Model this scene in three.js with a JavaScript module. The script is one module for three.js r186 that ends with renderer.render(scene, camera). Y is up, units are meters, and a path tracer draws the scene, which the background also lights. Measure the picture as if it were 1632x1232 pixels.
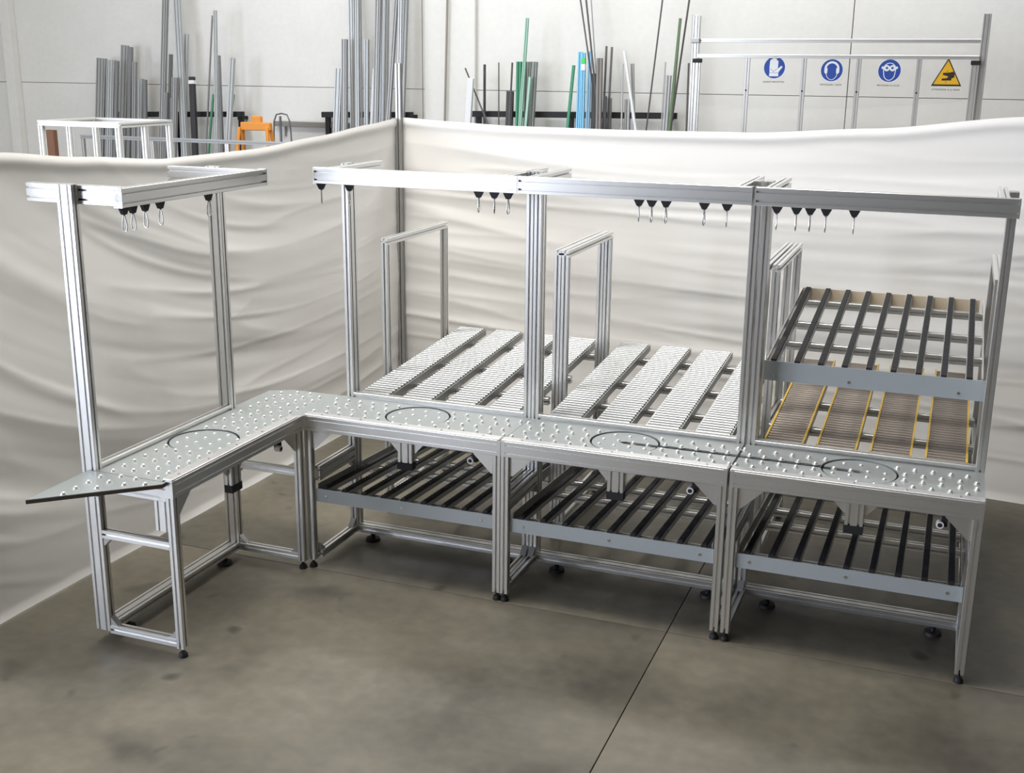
import * as THREE from 'three';
import { ImprovedNoise } from 'three/addons/math/ImprovedNoise.js';
import { mergeGeometries } from 'three/addons/utils/BufferGeometryUtils.js';
import { RoundedBoxGeometry } from 'three/addons/geometries/RoundedBoxGeometry.js';
import { RectAreaLightUniformsLib } from 'three/addons/lights/RectAreaLightUniformsLib.js';

// ------------------------------------------------------------ camera, light, exposure
const scene = new THREE.Scene();
const camera = new THREE.PerspectiveCamera(36.93, 1632 / 1232, 0.05, 60);
camera.position.set(3.0502, 2.5924, 4.9748);
camera.rotation.set(-0.2682, 0.3636, 0.0107, 'YXZ');
scene.add(camera);
const renderer = new THREE.WebGLRenderer({ antialias: true });
renderer.toneMapping = THREE.LinearToneMapping;
renderer.toneMappingExposure = 0.9;
renderer.shadowMap.enabled = true;
scene.background = new THREE.Color(0.55, 0.65, 0.8);
RectAreaLightUniformsLib.init();
const ROOM = { x0: -8.7, x1: 12.0, z0: -7.0, z1: 11.0, h: 6.4 };
// daylight: glazed fronts in the left wall and in the wall behind the camera, and two roof lights
const DAYLIGHT = [
  // centre, size, direction it faces, colour, intensity
  { c: [-8.6, 2.3, 6.6], w: 7.0, h: 4.2, dir: [1, 0, 0], col: 0xe4edff, i: 10, glow: 4 },
  { c: [-1.0, 6.28, -5.2], w: 9.0, h: 1.0, dir: [0, -1, 0], col: 0xffffff, i: 7.2, glow: 3 },
  { c: [-0.5, 6.28, 0.2], w: 5.4, h: 1.8, dir: [0, -1, 0], col: 0xfffbf4, i: 12.5, glow: 4 },
  { c: [-6.2, 2.6, 10.9], w: 4.4, h: 4.2, dir: [0, 0, -1], col: 0xe8efff, i: 8, glow: 3.5 },
];
for (const d of DAYLIGHT) {
  const l = new THREE.RectAreaLight(d.col, d.i, d.w, d.h);
  l.position.set(d.c[0] + d.dir[0] * 0.06, d.c[1] + d.dir[1] * 0.06, d.c[2] + d.dir[2] * 0.06);
  l.lookAt(l.position.x + d.dir[0], l.position.y + d.dir[1], l.position.z + d.dir[2]);
  l.castShadow = true;
  scene.add(l);
}

// ------------------------------------------------------------ helpers
let seed = 7;
const rnd = () => { seed = (seed * 1664525 + 1013904223) >>> 0; return seed / 4294967296; };
const noise = new ImprovedNoise();
const used = {};
const numbered = (n) => { const k = used[n] = (used[n] ?? -1) + 1; return k ? `${n}_${String(k).padStart(3, '0')}` : n; };
function tag(o, label, category, group) { o.userData.label = label; o.userData.category = category; if (group) o.userData.group = group; return o; }
function thing(name, label, category, [x, y, z] = [0, 0, 0], turn = 0, group) {
  const o = new THREE.Group(); o.name = numbered(name); o.position.set(x, y, z); o.rotation.y = turn; scene.add(o);
  return tag(o, label, category, group);
}
function mesh(name, geo, m, parent, [x, y, z] = [0, 0, 0]) {
  const o = new THREE.Mesh(geo, m); o.name = name; o.position.set(x, y, z); o.castShadow = o.receiveShadow = true;
  parent.add(o); return o;
}
function struct(name, geo, m, pos) { const o = mesh(name, geo, m, scene, pos); o.userData.kind = 'structure'; return o; }
const cache = new Map();
const cached = (k, f) => { if (!cache.has(k)) cache.set(k, f()); return cache.get(k); };
const boxGeo = (w, h, d) => cached(`b${[w, h, d].map((v) => v.toFixed(4))}`, () => new THREE.BoxGeometry(w, h, d));
const rboxGeo = (w, h, d, r) => cached(`r${[w, h, d, r].map((v) => v.toFixed(4))}`, () => new RoundedBoxGeometry(w, h, d, 2, r));
const cylGeo = (r, h, n = 12, r2 = r) => cached(`c${[r, h, n, r2].map((v) => v.toFixed(4))}`, () => new THREE.CylinderGeometry(r2, r, h, n));
// a box between two corners
function box(name, parent, m, [x0, x1], [y0, y1], [z0, z1]) {
  return mesh(name, boxGeo(x1 - x0, y1 - y0, z1 - z0), m, parent, [(x0 + x1) / 2, (y0 + y1) / 2, (z0 + z1) / 2]);
}
// slotted aluminium section, u by v, drawn along +z and centred
function sectionShape(w, h, cell = 0.04, slot = 0.0095, depth = 0.014) {
  const pts = [], c = 0.0018;
  const side = (ax, ay, dx, dy, len) => {            // from a corner along d, outward normal is (dy,-dx)
    const n = Math.max(1, Math.round(len / cell)), nx = -dy, ny = dx;
    pts.push([ax + dx * c, ay + dy * c]);
    for (let i = 0; i < n; i++) {
      const m = (i + 0.5) * len / n, s = slot / 2;
      for (const [t, q] of [[m - s, 0], [m - s, depth], [m + s, depth], [m + s, 0]]) pts.push([ax + dx * t + nx * q, ay + dy * t + ny * q]);
    }
    pts.push([ax + dx * (len - c), ay + dy * (len - c)]);
  };
  side(-w / 2, -h / 2, 1, 0, w); side(w / 2, -h / 2, 0, 1, h); side(w / 2, h / 2, -1, 0, w); side(-w / 2, h / 2, 0, -1, h);
  return new THREE.Shape(pts.map((p) => new THREE.Vector2(...p)));
}
const profGeo = (w, h, len, cell = 0.04, shallow = 0) => cached(`p${[w, h, len, cell, shallow].map((v) => v.toFixed(4))}`, () => {
  if (shallow) { const q = new THREE.ExtrudeGeometry(sectionShape(w, h, cell, 0.006, 0.006), { depth: len, bevelEnabled: false, steps: 1 }); q.translate(0, 0, -len / 2); return q; }
  const k = Math.min(w, h) / 0.04 * (cell / 0.04 > 1 ? 1 : 1);
  const s = Math.min(0.0095, 0.0095 * k), g = new THREE.ExtrudeGeometry(sectionShape(w, h, cell, s, Math.min(0.014, 0.014 * k)), { depth: len, bevelEnabled: false, steps: 1 });
  g.translate(0, 0, -len / 2); return g;
});
function prof(name, parent, axis, [x0, x1], [y0, y1], [z0, z1], m = M.alu, shallow = 0) {
  const c = [(x0 + x1) / 2, (y0 + y1) / 2, (z0 + z1) / 2], X = x1 - x0, Y = y1 - y0, Z = z1 - z0;
  let o;
  if (axis === 'x') { o = mesh(name, profGeo(Z, Y, X, 0.04, shallow), m, parent, c); o.rotation.y = Math.PI / 2; }
  else if (axis === 'y') { o = mesh(name, profGeo(X, Z, Y), m, parent, c); o.rotation.x = Math.PI / 2; }
  else o = mesh(name, profGeo(X, Y, Z), m, parent, c);
  return o;
}
// a plate lying flat: outline points [x, z], top at y
function plateGeo(pts, thick, y, hole) {
  const s = new THREE.Shape(pts.map(([x, z]) => new THREE.Vector2(x, -z)));
  if (hole) s.holes.push(new THREE.Path(hole.map(([x, z]) => new THREE.Vector2(x, -z))));
  const g = new THREE.ExtrudeGeometry(s, { depth: thick, bevelEnabled: false, curveSegments: 8 });
  g.rotateX(-Math.PI / 2); g.translate(0, y - thick, 0); return g;
}
// an upright plate: outline points [x, y], from z to z + thick
function uprightGeo(pts, thick) {
  return new THREE.ExtrudeGeometry(new THREE.Shape(pts.map((p) => new THREE.Vector2(...p))), { depth: thick, bevelEnabled: false });
}
function fbm(x, y, oct, per, z = 0) {                  // tiling value: noise wrapped over a torus is costly, so blend the seams
  let s = 0, a = 0.5, f = 1;
  for (let i = 0; i < oct; i++) { s += a * noise.noise(x * f, y * f, z + i * 7.3); a *= 0.5; f *= 2; }
  return s;
}
function noiseTex(n, fn, srgb) {
  const d = new Uint8Array(n * n * 4);
  for (let j = 0; j < n; j++) for (let i = 0; i < n; i++) {
    const c = fn(i / n, j / n), k = (j * n + i) * 4;
    for (let q = 0; q < 3; q++) d[k + q] = Math.max(0, Math.min(255, c[q]));
    d[k + 3] = 255;
  }
  const t = new THREE.DataTexture(d, n, n); t.wrapS = t.wrapT = THREE.MirroredRepeatWrapping; t.magFilter = THREE.LinearFilter;
  t.minFilter = THREE.LinearMipmapLinearFilter; t.generateMipmaps = true;
  if (srgb) t.colorSpace = THREE.SRGBColorSpace; t.needsUpdate = true; return t;
}
function uvMetres(g, su, sv, pick) {                   // planar uv in metres
  const p = g.attributes.position, uv = new Float32Array(p.count * 2);
  for (let i = 0; i < p.count; i++) { const [a, b] = pick(p.getX(i), p.getY(i), p.getZ(i)); uv[2 * i] = a / su; uv[2 * i + 1] = b / sv; }
  g.setAttribute('uv', new THREE.BufferAttribute(uv, 2)); return g;
}

// ------------------------------------------------------------ materials
const std = (r, g, b, rough, metal = 0, extra = {}) => new THREE.MeshStandardMaterial({ color: new THREE.Color().setRGB(r, g, b), roughness: rough, metalness: metal, ...extra });
const floorTex = noiseTex(1024, (u, v) => {
  const a = fbm(u * 5, v * 5, 5, 5), b = fbm(u * 1.7, v * 1.7, 3, 1, 40), c = fbm(u * 60, v * 60, 3, 1, 90), st = Math.max(0, fbm(u * 9, v * 9, 3, 1, 140) - 0.22);
  const sp = Math.max(0, fbm(u * 26, v * 26, 2, 1, 170) - 0.33);
  const k = 1.05 + 0.5 * a + 0.42 * b + 0.14 * c - 1.1 * st - 2.2 * sp;
  return [103 * k, 98 * k, 86 * k];
}, true);
const floorRough = noiseTex(512, (u, v) => { const k = 118 + 60 * fbm(u * 6, v * 6, 4, 1, 20); return [k, k, k]; });
const wallTex = noiseTex(512, (u, v) => { const k = 1 + 0.03 * fbm(u * 6, v * 6, 5, 1, 5) + 0.02 * fbm(u * 50, v * 50, 2, 1, 9); return [228 * k, 227 * k, 222 * k]; }, true);
const weave = noiseTex(512, (u, v) => { const k = 128 + 40 * Math.sin(u * 600) * Math.sin(v * 600) + 40 * fbm(u * 30, v * 30, 3, 1, 3); return [k, k, k]; });
const brush = noiseTex(512, (u, v) => { const k = 150 + 60 * noise.noise(u * 3, v * 220, 2) + 40 * noise.noise(u * 8, v * 90, 6); return [k, k, k]; });
const M = {
  alu: std(0.76, 0.76, 0.75, 0.33, 0.93),
  aluDark: std(0.42, 0.42, 0.415, 0.45, 0.7),
  strip: std(0.74, 0.74, 0.74, 0.33, 0.8),
  plate: std(0.36, 0.39, 0.395, 0.45, 0.35),
  disc: std(0.35, 0.38, 0.385, 0.45, 0.35),
  sheet: std(0.42, 0.46, 0.48, 0.5, 0.35),
  board: std(0.07, 0.05, 0.04, 0.7),
  ball: std(0.88, 0.88, 0.86, 0.25, 0.75),
  roller: std(0.38, 0.39, 0.39, 0.33, 0.85),
  rollerShaded: std(0.27, 0.235, 0.205, 0.38, 0.6),  // same roller steel, browned to paint in shade under the upper tier
  channel: std(0.40, 0.40, 0.39, 0.45, 0.6),
  yellow: std(0.70, 0.46, 0.05, 0.5),
  black: std(0.010, 0.010, 0.012, 0.65),
  wheel: std(0.012, 0.012, 0.016, 0.6),
  steel: std(0.7, 0.7, 0.7, 0.2, 1),
  white: std(0.85, 0.85, 0.83, 0.5),
  ply: std(0.72, 0.62, 0.48, 0.6),
  cloth: new THREE.MeshStandardMaterial({ color: new THREE.Color().setRGB(0.90, 0.893, 0.875), roughness: 0.95, side: THREE.DoubleSide, bumpMap: weave, bumpScale: 0.0006 }),
  wall: new THREE.MeshStandardMaterial({ map: wallTex, roughness: 0.85 }),
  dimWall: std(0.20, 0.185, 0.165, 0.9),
  ceiling: std(0.42, 0.40, 0.38, 0.9),
  groove: std(0.20, 0.19, 0.18, 0.9),
  joint: std(0.05, 0.045, 0.04, 0.95),
  floor: new THREE.MeshStandardMaterial({ map: floorTex, roughness: 1, roughnessMap: floorRough }),
  glass: new THREE.MeshPhysicalMaterial({ color: 0xffffff, roughness: 0.03, transmission: 1, thickness: 0, ior: 1.5 }),
};

// ------------------------------------------------------------ the room
{
  const { x0, x1, z0, z1, h } = ROOM, t = 0.3;
  const base = struct('floor', new THREE.BoxGeometry(x1 - x0 + 2 * t, 0.2, z1 - z0 + 2 * t), M.joint, [(x0 + x1) / 2, -0.13, (z0 + z1) / 2]);
  const xs = [x0 - t, -2.03, 1.965, 5.96, x1 + t], zs = [z0 - t, -4.0, 0.004, 4.0, 8.0, z1 + t], gap = 0.004;
  for (let i = 0; i < 4; i++) for (let j = 0; j < 5; j++) {
    const a = xs[i] + gap / 2, b = xs[i + 1] - gap / 2, c = zs[j] + gap / 2, d = zs[j + 1] - gap / 2;
    const g = new RoundedBoxGeometry(b - a, 0.03, d - c, 1, 0.002); const cx = (a + b) / 2, cz = (c + d) / 2;
    uvMetres(g, 4.2, 4.2, (x, y, z) => [x + cx + 9 + i * 0.7, z + cz + 9 + j * 1.3]);
    mesh('concrete_slab', g, M.floor, base, [cx - (x0 + x1) / 2, -0.015 + 0.13, cz - (z0 + z1) / 2]);
  }
  const wallUV = (g) => uvMetres(g, 3, 3, (x, y, z) => [x + z, y]);
  // precast wall panels with joints between them
  const back = struct('wall_back', wallUV(new THREE.BoxGeometry(x1 - x0 + 2 * t, h, t)), M.groove, [(x0 + x1) / 2, h / 2, z0 - t / 2 - 0.02]);
  const cx0 = (x0 + x1) / 2, px = [x0 - t, -8.29, -2.6, 1.938, 6.5, x1 + t], py = [0, 2.36, 4.6, h];
  for (let i = 0; i < 5; i++) for (let j = 0; j < 3; j++) {
    const a = px[i] + 0.004, b = px[i + 1] - 0.004, c = py[j] + 0.003, d = py[j + 1] - 0.003;
    const g = new RoundedBoxGeometry(b - a, d - c, 0.02, 1, 0.003); uvMetres(g, 3, 3, (x, y) => [x + i * 3.1, y + j * 1.7]);
    mesh('wall_panel', g, M.wall, back, [(a + b) / 2 - cx0, (c + d) / 2 - h / 2, t / 2 + 0.01]);
  }
  struct('wall_right', wallUV(new THREE.BoxGeometry(t, h, z1 - z0)), M.dimWall, [x1 + t / 2, h / 2, (z0 + z1) / 2]);
  // front wall with its glazed opening
  { const q = DAYLIGHT[3], a = q.c[0] - q.w / 2, b = q.c[0] + q.w / 2, c = q.c[1] - q.h / 2, e = q.c[1] + q.h / 2;
    const wb = (X0, X1, Y0, Y1) => { const g = new THREE.BoxGeometry(X1 - X0, Y1 - Y0, t); g.translate((X0 + X1) / 2, (Y0 + Y1) / 2, z1 + t / 2); return g; };
    struct('wall_front', wallUV(mergeGeometries([wb(x0, a, 0, h), wb(b, x1, 0, h), wb(a, b, 0, c), wb(a, b, e, h)])), M.dimWall); }
  // left wall with the glazed opening
  const d = DAYLIGHT[0], a = d.c[2] - d.w / 2, b = d.c[2] + d.w / 2, c = d.c[1] - d.h / 2, e = d.c[1] + d.h / 2;
  const wb = (X0, X1, Y0, Y1) => { const g = new THREE.BoxGeometry(t, Y1 - Y0, X1 - X0); g.translate(x0 - t / 2, (Y0 + Y1) / 2, (X0 + X1) / 2); return g; };
  struct('wall_left', wallUV(mergeGeometries([wb(z0, a, 0, h), wb(b, z1, 0, h), wb(a, b, 0, c), wb(a, b, e, h)])), M.wall);
  // ceiling with openings for the roof lights
  const holes = DAYLIGHT.slice(1, 3).map((q) => [q.c[0] - q.w / 2, q.c[0] + q.w / 2, q.c[2] - q.h / 2, q.c[2] + q.h / 2]);
  const cs = new THREE.Shape([[x0 - t, z0 - t], [x1 + t, z0 - t], [x1 + t, z1 + t], [x0 - t, z1 + t]].map(([x, z]) => new THREE.Vector2(x, -z)));
  for (const [p, q, r, s] of holes) cs.holes.push(new THREE.Path([[p, r], [q, r], [q, s], [p, s]].map(([x, z]) => new THREE.Vector2(x, -z))));
  const cg = new THREE.ExtrudeGeometry(cs, { depth: 0.2, bevelEnabled: false }); cg.rotateX(-Math.PI / 2); cg.translate(0, h, 0);
  struct('ceiling', cg, M.ceiling);
  DAYLIGHT.forEach((q, i) => {                        // frosted panes glowing with daylight, mullions in front
    const o = struct(`window_${i + 1}`, new THREE.BoxGeometry(q.w, q.h, 0.02), new THREE.MeshStandardMaterial({ color: 0x888888, emissive: q.col, emissiveIntensity: q.glow ?? 2.2, roughness: 0.6 }), q.dir[1] ? [q.c[0], h + 0.1, q.c[2]] : q.dir[0] ? [x0 - 0.1, q.c[1], q.c[2]] : [q.c[0], q.c[1], z1 + 0.1]);
    if (q.dir[1]) o.rotation.x = Math.PI / 2; else o.rotation.y = q.dir[0] ? Math.PI / 2 : Math.PI;
    for (let k = 0; k <= 6; k++) mesh('mullion', boxGeo(0.05, q.h, 0.05), M.alu, o, [-q.w / 2 + 0.03 + k * (q.w - 0.06) / 6, 0, 0.03]);
  });
  // pilasters and services on the back wall
  const pil = (n, X0, X1, dz) => struct(n, wallUV(new RoundedBoxGeometry(X1 - X0, h, dz, 1, 0.01)), M.wall, [(X0 + X1) / 2, h / 2, z0 + dz / 2]);
  pil('trim_1', -8.36, -8.22, 0.12); pil('trim_2', -2.55, -1.95, 0.06);
  const pipe = tag(mesh(numbered('wall_conduit'), cylGeo(0.012, 4.4, 10), std(0.3, 0.27, 0.23, 0.6), scene, [-2.27, 2.7, -6.9]), 'thin dark conduit running up the white pilaster behind the curtain corner', 'pipe');
  pipe.rotation.z = -0.03;
}

// ------------------------------------------------------------ the four workbench modules
const ROWS = { outer: [0.16, 0.236, 0.313, 0.39, 0.46, 0.535], inner: [0.197, 0.275, 0.352, 0.43, 0.498] };
const ballGeo = new THREE.SphereGeometry(0.0115, 12, 8);
const cupGeo = new THREE.CylinderGeometry(0.0135, 0.0155, 0.003, 14);
const ballUnit = mergeGeometries([ballGeo.clone().translate(0, 0.0035, 0), cupGeo.clone().translate(0, 0.0015, 0)].map((g) => g.toNonIndexed()));
const HT = 0.85, PT = 0.846;                           // rail top, plate top
function arc(cx, cz, r, a0, a1, n) { const o = []; for (let i = 0; i <= n; i++) { const a = a0 + (a1 - a0) * i / n; o.push([cx + r * Math.cos(a), cz + r * Math.sin(a)]); } return o; }
const padGeo = mergeGeometries([new THREE.CylinderGeometry(0.007, 0.007, 0.05, 10).translate(0, 0.035, 0), new THREE.SphereGeometry(0.021, 14, 8, 0, Math.PI * 2, 0, Math.PI / 2).scale(1, 0.95, 1).translate(0, 0.008, 0), new THREE.CylinderGeometry(0.021, 0.022, 0.008, 14).translate(0, 0.004, 0)]);
const discFoot = mergeGeometries([new THREE.CylinderGeometry(0.038, 0.042, 0.016, 20).translate(0, 0.008, 0), new THREE.CylinderGeometry(0.012, 0.012, 0.04, 10).translate(0, 0.03, 0)]);
const gussetGeo = uprightGeo([[0, 0], [0.115, 0], [0.112, -0.008], [0.018, -0.1], [0, -0.104]], 0.006);
const smallGusset = uprightGeo([[0, 0], [0.065, 0], [0.065, -0.015], [0.01, -0.075], [0, -0.075]], 0.006);
const bracketGeo = uprightGeo([[0, 0], [0.042, 0], [0, 0.042]], 0.03);
// wheel rail for the lower and upper gravity shelves
const wheelRow = (len) => cached(`w${len.toFixed(3)}`, () => {
  const l = [], n = Math.floor(len / 0.028);
  for (let i = 0; i < n; i++) { const c = new THREE.CylinderGeometry(0.0115, 0.0115, 0.023, 8); c.rotateZ(Math.PI / 2); c.translate(0, 0, -len / 2 + (i + 0.5) * len / n); l.push(c); }
  return mergeGeometries(l);
});
const railChannel = (len) => cached(`ch${len.toFixed(3)}`, () => {
  const s = new THREE.Shape([[-0.016, -0.02], [0.016, -0.02], [0.016, 0.004], [0.0135, 0.004], [0.0135, -0.016], [-0.0135, -0.016], [-0.0135, 0.004], [-0.016, 0.004]].map((p) => new THREE.Vector2(...p)));
  const g = new THREE.ExtrudeGeometry(s, { depth: len, bevelEnabled: false }); g.translate(0, 0, -len / 2); return g;
});
function wheelRail(parent, x, [y0, z0], [y1, z1], m) {
  const len = Math.hypot(y1 - y0, z1 - z0);
  const r = mesh('wheel_rail', railChannel(len), m, parent, [x, (y0 + y1) / 2, (z0 + z1) / 2]); r.rotation.x = Math.atan2(y1 - y0, z0 - z1);
  const w = mesh('wheels', wheelRow(len), M.wheel, r, [0, 0.007, 0]); w.userData.label = 'row of small black wheels';
  mesh('wheel_axle_strip', boxGeo(0.027, 0.016, len), M.black, r, [0, 0.005, 0]);
  return r;
}
const tilt = (o, y0, z0, y1, z1) => { o.rotation.x = Math.atan2(y1 - y0, z0 - z1); };

function bench(name, label, pos, turn, o) {
  const g = thing(name, label, 'workbench', pos, turn, 'linked workbench modules'), { W, D } = o, pl = o.postLeft ?? 0;
  // posts, legs
  const posts = [[pl, pl + 0.04], [W - 0.04, W]];
  for (const xr of posts) { const p = prof('rear_post', g, 'y', xr, [0.06, 2.104], [-D - 0.08, -D]); p.userData.label = 'tall slotted aluminium rear post'; box('post_cap', p, M.aluDark, [-0.02, 0.02], [-0.04, 0.04], [-1.024, -1.0225]); }
  for (const s of [0, 1]) {
    const a = s ? W - 0.04 : 0, leg = prof('front_leg', g, 'y', [a, a + 0.04], [0.045, 0.77], [-0.04, 0]);
    const f = mesh('foot', padGeo, M.black, g, [a + 0.02, 0, -0.02]); f.userData.label = 'black levelling foot';
    box('leg_head', g, M.alu, s ? [W - 0.02, W] : [0, 0.02], [0.77, HT - 0.002], [-0.04, 0]);
    // corner plate between leg and rail
    const q = mesh('gusset_plate', gussetGeo, M.alu, g, [s ? W - 0.04 : 0.04, 0.77, -0.024]); if (s) { q.rotation.y = Math.PI; q.position.z += 0.006; }
    // side rails from leg to post
    const b = s ? W - 0.04 : pl;
    prof('side_rail', g, 'z', [b, b + 0.04], [0.05, 0.09], [-D, -0.04]);
    prof('side_rail', g, 'z', [b, b + 0.04], o.mid ?? [0.485, 0.565], [-D, -0.04]);
    prof('side_rail', g, 'z', [b, b + 0.04], [0.75, 0.83], [-D, -0.04]);
    for (const [zz, yy, fl] of [[-D, 0.09, 0], [-0.04, 0.09, 1], [-D, (o.mid ?? [0.485])[0], 2]]) {
      const k = mesh('angle_bracket', bracketGeo, M.aluDark, g, [b + 0.035, yy, zz]); k.rotation.y = fl === 1 ? Math.PI / 2 : -Math.PI / 2; if (fl === 1) k.position.x = b + 0.005; if (fl === 1) k.position.z = zz; if (fl === 2) k.rotation.set(Math.PI, Math.PI / 2, 0), k.position.x = b + 0.005, k.rotation.set(0, -Math.PI / 2, 0, 'XYZ'), k.scale.y = -1, k.position.x = b + 0.035;
    }
    const df = mesh('disc_foot', discFoot, M.black, g, [s ? W - 0.14 : 0.15, 0, -D - 0.03]); df.userData.label = 'wide black disc foot under the rear rail';
  }
  prof('rear_bottom_rail', g, 'x', [pl + 0.04, W - 0.04], [0.05, 0.09], [-D - 0.08, -D]);
  // rails round the top
  const fr = prof('front_rail', g, 'x', [0.02, W - 0.02], [0.77, HT], [-0.04, 0], M.alu, 1);
  prof('rear_rail', g, 'x', [pl + 0.04, W - 0.04], [0.79, 0.87], [-D - 0.04, -D]);
  const st = mesh('edge_strip', rboxGeo(W - (o.stripIn ?? 0), 0.012, 0.052, 0.005), M.strip, g, [W / 2 + (o.stripShift ?? 0), HT + 0.002, -0.028]);
  for (let k = 0; k < 5; k++) mesh('screw', cylGeo(0.006, 0.004, 10), M.steel, st, [-W / 2 + 0.1 + k * (W - 0.2) / 4, 0.0065, 0.004]);
  // worktop with the turntable opening, slot to the next module where there is one
  const cx = o.disc, cz = -0.232, R = 0.171, r = 0.161, sw = 0.018, zb = -D, zf = -0.05, N = 56;
  const sa = Math.asin(sw / R), sb = Math.asin(sw / r);
  let top, hole, disc;
  if (o.slot === 1) {
    top = [[0, zf], [0, zb], [W, zb], [W, cz - sw], ...arc(cx, cz, R, -sa, -2 * Math.PI + sa, N), [W, cz + sw], [W, zf]];
    disc = [[cx, cz - sw], ...arc(cx, cz, r, -sb, -2 * Math.PI + sb, N), [cx, cz + sw], [cx - 0.03, cz]];
  } else if (o.slot === -1) {
    top = [[0, zf], [0, cz + sw], ...arc(cx, cz, R, Math.PI - sa, -Math.PI + sa, N), [0, cz - sw], [0, zb], [W, zb], [W, zf]];
    disc = [[cx, cz + sw], ...arc(cx, cz, r, Math.PI - sb, -Math.PI + sb, N), [cx, cz - sw], [cx + 0.03, cz]];
  } else {
    top = o.outline ?? [[0, zf], [0, zb], [W, zb], [W, zf]]; hole = arc(cx, cz, R, 0, 2 * Math.PI, N).slice(0, -1); disc = arc(cx, cz, r, 0, 2 * Math.PI, N).slice(0, -1);
  }
  const wt = mesh('worktop', plateGeo(top, 0.01, PT, hole), M.plate, g);
  const dk = mesh('turntable_disc', plateGeo(disc, 0.01, PT - 0.004), M.disc, g);
  box('turntable_housing', g, M.black, [o.slot === -1 ? 0.002 : cx - 0.19, o.slot === 1 ? W - 0.002 : cx + 0.19], [0.80, 0.83], [cz - 0.18, cz + 0.17]);
  const rowsZ = [[-0.33, 'outer'], [-0.25, 'inner'], [-0.17, 'inner'], [-0.09, 'outer']];
  for (const [z, k] of rowsZ) {
    for (const dx of ROWS[k]) for (const s of [-1, 1]) { const x = cx + s * dx; if (x > 0.008 && x < W - 0.008) mesh('ball_caster', ballUnit, M.ball, wt, [x, PT, z]); }
    for (const dx of k === 'outer' ? [-0.075, 0, 0.075] : [-0.1125, -0.0375, 0.0375, 0.1125]) mesh('ball_caster', ballUnit, M.ball, dk, [cx + dx, PT - 0.0115, z]);
  }
  for (const [x, z] of o.moreBalls ?? []) mesh('ball_caster', ballUnit, M.ball, wt, [x, PT, z]);
  // lifting column under the turntable
  const col = prof('lift_column', g, 'y', [cx - 0.035, cx + 0.045], [0.645, 0.77], [-0.1, -0.06]);
  const cap = box('column_end_cap', g, M.black, [cx - 0.037, cx + 0.047], [0.607, 0.645], [-0.102, -0.058]); cap.userData.label = 'black plastic column end';
  mesh('column_gusset', smallGusset, M.alu, g, [cx + 0.045, 0.77, -0.085]);
  const cgL = mesh('column_gusset', smallGusset, M.alu, g, [cx - 0.035, 0.77, -0.079]); cgL.rotation.y = Math.PI;
  // pull knob hanging under the rail
  const kx = W * 0.843, kb = box('knob_bracket', g, M.black, [kx + 0.005, kx + 0.03], [0.705, 0.77], [-0.075, -0.045]);
  const kn = mesh('knob', cylGeo(0.0165, 0.03, 16), M.white, g, [kx, 0.715, -0.045]); kn.rotation.x = Math.PI / 2; kn.userData.label = 'white ringed knob';
  mesh('knob_core', cylGeo(0.010, 0.034, 12), M.black, kn);
  // gantry
  const H0 = 2.022, H1 = 2.102, zg = o.beamZ;
  for (const s of [0, 1]) { const a = s ? W - 0.08 : pl + 0.04; const arm = prof('overhead_arm', g, 'z', [a, a + 0.04], [H0, H1], [o.armBack, zg - 0.04]); if (s) arm.userData.label = 'short overhead arm bolted to the post'; }
  prof('overhead_beam', g, 'x', [0, W], [H0, H1], [zg - 0.04, zg]);
  for (const s of [0.003, W - 0.003]) box('beam_end_cap', g, M.alu, [s - 0.003, s + 0.003], [H0 - 0.001, H1 + 0.001], [zg - 0.041, zg + 0.001]);
  // return shelf low down, sloping away to the back
  if (o.shelf) {
    const fp = box('shelf_front_plate', g, M.sheet, [0.045, W - 0.045], [0.375, 0.446], [-0.03, -0.025]);
    for (const k of [0.06, 0.5, 0.94]) { const sc = mesh('screw', cylGeo(0.007, 0.004, 10), M.steel, fp, [(k - 0.5) * (W - 0.1), 0, 0.004]); sc.rotation.x = Math.PI / 2; }
    const yAt = (z) => 0.44 + 0.055 * (z + 0.04);
    for (let i = 0; i < 9; i++) wheelRail(g, 0.095 + i * (W - 0.19) / 8, [yAt(-0.035), -0.035], [yAt(-1.6), -1.6], o.shelfMat ?? M.aluDark);
    for (const z of [-0.12, -0.62, -0.86, -1.25]) prof('shelf_cross_bar', g, 'x', [0.04, W - 0.04], [yAt(z) - 0.062, yAt(z) - 0.022], [z - 0.02, z + 0.02]);
    for (const x of [0.055, W - 0.055]) { const e = mesh('shelf_side_plate', boxGeo(0.004, 0.06, 1.55), M.aluDark, g, [x, yAt(-0.8), -0.81]); tilt(e, yAt(-0.035), -0.035, yAt(-1.6), -1.6); }
  }
  return g;
}
const Dm = 0.426;
bench('workbench_module', 'leftmost workbench module in the straight run, next to the inside corner', [0, 0, 0], 0, { W: 1.1, D: Dm, disc: 0.548, beamZ: -0.187, armBack: -0.75, shelf: 1, postLeft: 0.025, stripIn: 0.01 });
bench('workbench_module', 'middle workbench module of the straight run, slot starting in its turntable', [1.102, 0, 0], 0, { W: 1.103, D: Dm, disc: 0.558, slot: 1, beamZ: -0.187, armBack: -0.765, shelf: 1 });
bench('workbench_module', 'rightmost workbench module, black slot ending in its turntable', [2.216, 0, 0], 0, { W: 1.076, D: Dm, disc: 0.545, slot: -1, beamZ: -0.187, armBack: -0.75, shelf: 1 });
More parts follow.
